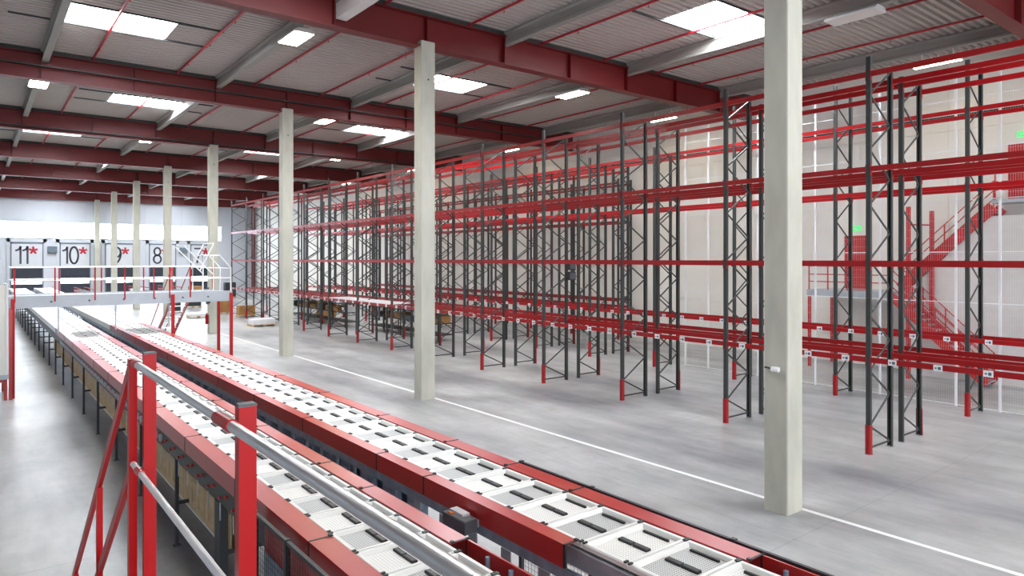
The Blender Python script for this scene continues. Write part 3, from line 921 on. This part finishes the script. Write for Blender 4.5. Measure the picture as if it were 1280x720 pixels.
# ------------------------------------------------------------------ numbered dock doors in the far wall
def digit_paths(c):
    arc = lambda cx, cz, rx, rz, a0, a1, n=14: [(cx + rx*math.cos(math.radians(a0+(a1-a0)*k/n)), cz + rz*math.sin(math.radians(a0+(a1-a0)*k/n))) for k in range(n+1)]
    return {'1': [[(.0, 1.42), (.22, 1.50), (.36, 1.62), (.43, 1.86)], [(.43, 1.86), (.43, 0)]],
            '0': [arc(.46, .93, .40, .93, 0, 360, 28)],
            '8': [arc(.46, 1.40, .34, .45, 0, 360, 20), arc(.46, .48, .40, .48, 0, 360, 20)],
            '9': [arc(.46, 1.30, .38, .55, 0, 360, 20), arc(.26, 1.2, .60, 1.18, 0, -78, 10)],
            '7': [[(.03, 1.80), (.86, 1.80), (.62, 1.25), (.42, .6), (.34, 0)]]}[c]
def text_mesh(txt):
    mb = MB(); x = 0
    for c in txt:
        for pth in digit_paths(c):
            for a, b in zip(pth[:-1], pth[1:]):
                d = Vector((b[0]-a[0], 0, b[1]-a[1])).normalized()*.03
                mb.bar((x+a[0]-d.x, 0, a[1]-d.z), (x+b[0]+d.x, 0, b[1]+d.z), .02, .19, up=(-d.z, 0, d.x))
        x += .62 if c == '1' else 1.0
    return mk(mb, "number", 'num_dark'), x
def star():
    mb = MB()
    for k in range(5):
        a = math.pi/2 + k*2*math.pi/5
        mb.bar((0, 0, 0), (.42*math.cos(a), 0, .42*math.sin(a)), .02, .20, up=(-math.sin(a), 0, math.cos(a)))
    return mk(mb, "asterisk", 'star_red')
STAR = star()
M['docklight'] = glow("dock_daylight", (235, 243, 255), 4.0)
DOORX = [("11", 3.07, 6.01, .45), ("10", 7.49, 10.44, .28), ("9", 11.86, 14.81, .75), ("8", 16.42, 19.40, .45), ("7", 21.01, 23.95, .45)]
for k, (txt, x0, x1, off) in enumerate(DOORX):
    w = x1-x0
    d = struct("door_%d" % (k+3), MB().box(0, .10, -.16, 0, 0, 6.2).box(w-.10, w, -.16, 0, 0, 6.2).box(0, w, -.16, 0, 6.05, 6.2), 'frame_dark')
    d.location = (x0, YF+.05, 0)
    ob("surround", MB().box(-.32, 0, -.08, -.0, 0, 6.55).box(w, w+.32, -.08, 0, 0, 6.55).box(-.32, w+.32, -.08, 0, 6.2, 6.55), 'wall_white', d)
    ob("sign_panel", MB().box(.10, w-.10, -.10, -.05, 3.42, 6.05), 'sign_grey', d)
    ob("dark_curtain", MB().box(.10, w-.10, -.09, -.05, 2.22, 3.42), 'curtain', d)
    for q in range(2):
        ob("vision_pane", MB().box(.12+q*(w-.2)/2, .06+(q+1)*(w-.2)/2, -.08, -.05, 1.62, 2.20), 'docklight', d)
    ob("lower_door", MB().box(.10, w-.10, -.09, -.05, 0, 1.60), 'curtain', d)
    tm, tw = text_mesh(txt)
    o = ob("number", tm, None, d, (off, -.112, 3.85))
    ob("asterisk", STAR, None, d, (off+tw+.32, -.115, 5.30))
    if k in (0, 3):
        tag(ob("dock_controller", MB().box(x1+.35, x1+1.25, YF-.25, YF-.02, 5.05, 5.75).box(x1+.42, x1+1.18, YF-.28, YF-.25, 5.12, 5.68), 'frame_dark'),
            ("grey box on the far wall between the two leftmost dock doors", "grey box on the far wall between the two rightmost dock doors")[k > 0], "box", "grey boxes on the far wall")
tag(ob("wall_post", MB().box(28.2, 28.6, 89.9, 90.3, 0, 10.9).box(28.1, 28.7, 89.8, 90.4, 0, .05), 'beam_red'), "red steel post in the far right corner of the hall", "post")

# ------------------------------------------------------------------ goods and fittings further down the hall
def pallet(label, x, y, kind, h, w=1.2, d=.8, group="pallets with goods"):
    t = thing("pallet_load", label, "pallet", (x, y, 0), group)
    p = MB()
    for q in (-w/2, -.05, w/2-.1): p.box(q, q+.1, -d/2, d/2, 0, .1)
    for q in range(5): p.box(-w/2, w/2, -d/2+q*(d-.1)/4, -d/2+q*(d-.1)/4+.1, .1, .14)
    ob("pallet_base", p, 'plywood', t)
    if kind == 'boxes':
        n = int(h/.35)
        for k in range(n):
            for a in (-1, 1):
                ob("carton", MB().box(-w/2+.02 if a < 0 else .01, -.01 if a < 0 else w/2-.02, -d/2+.02, d/2-.02, .145+k*.35, .145+k*.35+.345), 'card', t)
    else:
        ob("wrapped_stack", MB().cbox(-w/2+.03, w/2-.03, -d/2+.03, d/2-.03, .145, .145+h, .06), 'wrap' if kind == 'wrap' else 'blackmetal', t)
    return t
pallet("white wrapped bundle on a pallet beside the third column's rack foot", 14.7, 45.0, 'wrap', .35, 1.5, 1.1)
pallet("brown carton stack on a pallet at the rack end", 15.4, 57.0, 'boxes', 1.1)
pallet("brown carton stack between the last two rack uprights", 16.2, 53.2, 'boxes', .75)
pallet("low white wrapped load left of the carton stacks", 13.2, 54.5, 'wrap', .18, 1.6, 1.0)
pallet("dark wrapped load beyond the footbridge", 12.6, 60.5, 'dark', .9)
pallet("dark wrapped load further beyond the footbridge, in front of the docks", 15.5, 66.0, 'dark', 1.3)
pallet("brown carton stack in the aisle deep between the racks", 20.4, 48.0, 'boxes', 1.8)
pallet("white wrapped load in the aisle deep between the racks", 20.1, 51.0, 'wrap', 1.5)
pallet("brown carton stack in front of dock 8", 18.0, 76.0, 'boxes', 1.4)
pallet("white wrapped load in front of dock 9", 13.0, 78.0, 'wrap', 1.2)
pallet("dark wrapped load in front of dock 7", 22.6, 80.0, 'dark', 1.6)

def shelf(label, x, y, L):
    t = thing("low_shelving", label, "shelving", (x, y, 0), "low black shelving between the racks")
    for z in (.35, .95, 1.5):
        s_ = ob("shelf", MB().box(-.5, .5, 0, L, z-.05, z), 'black', t)
    for q in range(int(L/2)+1):
        for a in (-.48, .48):
            ob("post", MB().box(a-.025, a+.025, min(q*2, L-.05), min(q*2, L-.05)+.05, 0, 1.6), 'black', t)
    return t
def cartons(x, y, L, z, lab, seed):
    rnd = random.Random(seed)
    k = 0; yy = y + .15
    while yy < y + L - .5 and k < len(ORD):
        w = .45 + rnd.random()*.5; h = .2 + rnd.random()*.22
        tag(ob("carton", MB().box(x-.38, x+.38, yy, yy+w, z+.001, z+h), rnd.choice(['card', 'card', 'wrap', 'boxgrey'])),
            "%s box from the camera %s" % (ORD[k], lab), "box", "boxes on the low shelving")
        yy += w + .1 + rnd.random()*.6; k += 1
shelf("low black shelving unit behind the second column, inside the rack aisle", 19.6, 30.5, 8)
shelf("low black shelving unit behind the third column, inside the front rack", 18.95, 40.5, 10)
cartons(19.6, 30.5, 8, .95, "on the nearer black shelving's middle shelf", 1)
cartons(19.6, 30.5, 8, 1.5, "on the nearer black shelving's top shelf", 2)
cartons(18.95, 40.5, 10, .95, "on the farther black shelving's middle shelf", 3)
cartons(18.95, 40.5, 10, 1.5, "on the farther black shelving's top shelf", 4)
for lab, i in (("pale sheets on the lowest beams of the front rack, nearer stack", 6), ("pale sheets on the lowest beams of the front rack, farther stack", 7)):
    tag(ob("sheet_stack", MB().box(15.62, 16.75, RY0+RP*i+.09, RY0+RP*(i+1)-.09, 2.172, 2.21), 'wrap'), lab, "sheets", "sheets stored on the front rack")

bx_ = thing("speaker_pair", "two small black boxes hung on a grey upright in mid rack", "speaker", (16.72, 18.0, 3.6))
for z in (0, .36):
    ob("cabinet", MB().cbox(-.16, .16, -.26, -.06, z, z+.30, .02), 'black', bx_)
    ob("grille", MB().box(-.12, .12, -.27, -.26, z+.04, z+.26), 'boxgrey', bx_)

fx = thing("fire_extinguisher", "red fire extinguisher hung on the fourth concrete column", "fire extinguisher", (COLX-.09, COLY0+12.016*3+.2, .55))
ob("cylinder", MB().tube([(0, 0, 0), (0, 0, .04), (0, 0, .50), (0, 0, .56)], .085, 14), 'rail_red', fx)
ob("valve", MB().tube([(0, 0, .56), (0, 0, .66)], .03, 8), 'black', fx)
ob("hose", MB().tube([(0, -.03, .64), (-.02, -.12, .55), (-.02, -.12, .2)], .012, 6), 'black', fx)
hb = thing("notice_board", "dark board mounted on the fourth concrete column above the extinguisher", "board", (COLX-.03, COLY0+12.016*3+.1, 1.7))
ob("board", MB().box(-.02, .0, -.1, .45, 0, 1.0).box(-.12, .0, -.45, -.1, .1, .9), 'curtain', hb)

# red machines in front of the docks
def dock_conveyor(label, x, y):
    t = thing("loading_conveyor", label, "conveyor", (x, y, 0), "red loading conveyors at the docks")
    ob("bed", MB().box(-.5, .5, 0, 7, .85, 1.0), 'cover_red', t)
    ob("belt", MB().box(-.4, .4, -.02, 7.02, 1.0, 1.03), 'black', t)
    for yy in (.4, 3.4, 6.6):
        for a in (-.42, .42):
            ob("leg", MB().box(a-.05, a+.05, yy-.05, yy+.05, 0, .85), 'cover_red', t)
    for a in (-.5, .46):
        ob("guard_rail", MB().box(a, a+.04, 0, 7, 1.25, 1.32), 'cover_red', t)
        for yy in (.1, 3.4, 6.8):
            ob("guard_post", MB().box(a, a+.04, yy, yy+.05, 1.0, 1.25), 'cover_red', t)
for lab, x in (("red loading conveyor before the leftmost numbered dock door", 4.5), ("red loading conveyor before the second dock door from the left", 9.0),
               ("red loading conveyor before the middle dock door", 14.2), ("red loading conveyor before the fourth dock door from the left", 17.2)):
    dock_conveyor(lab, x, 80.5)
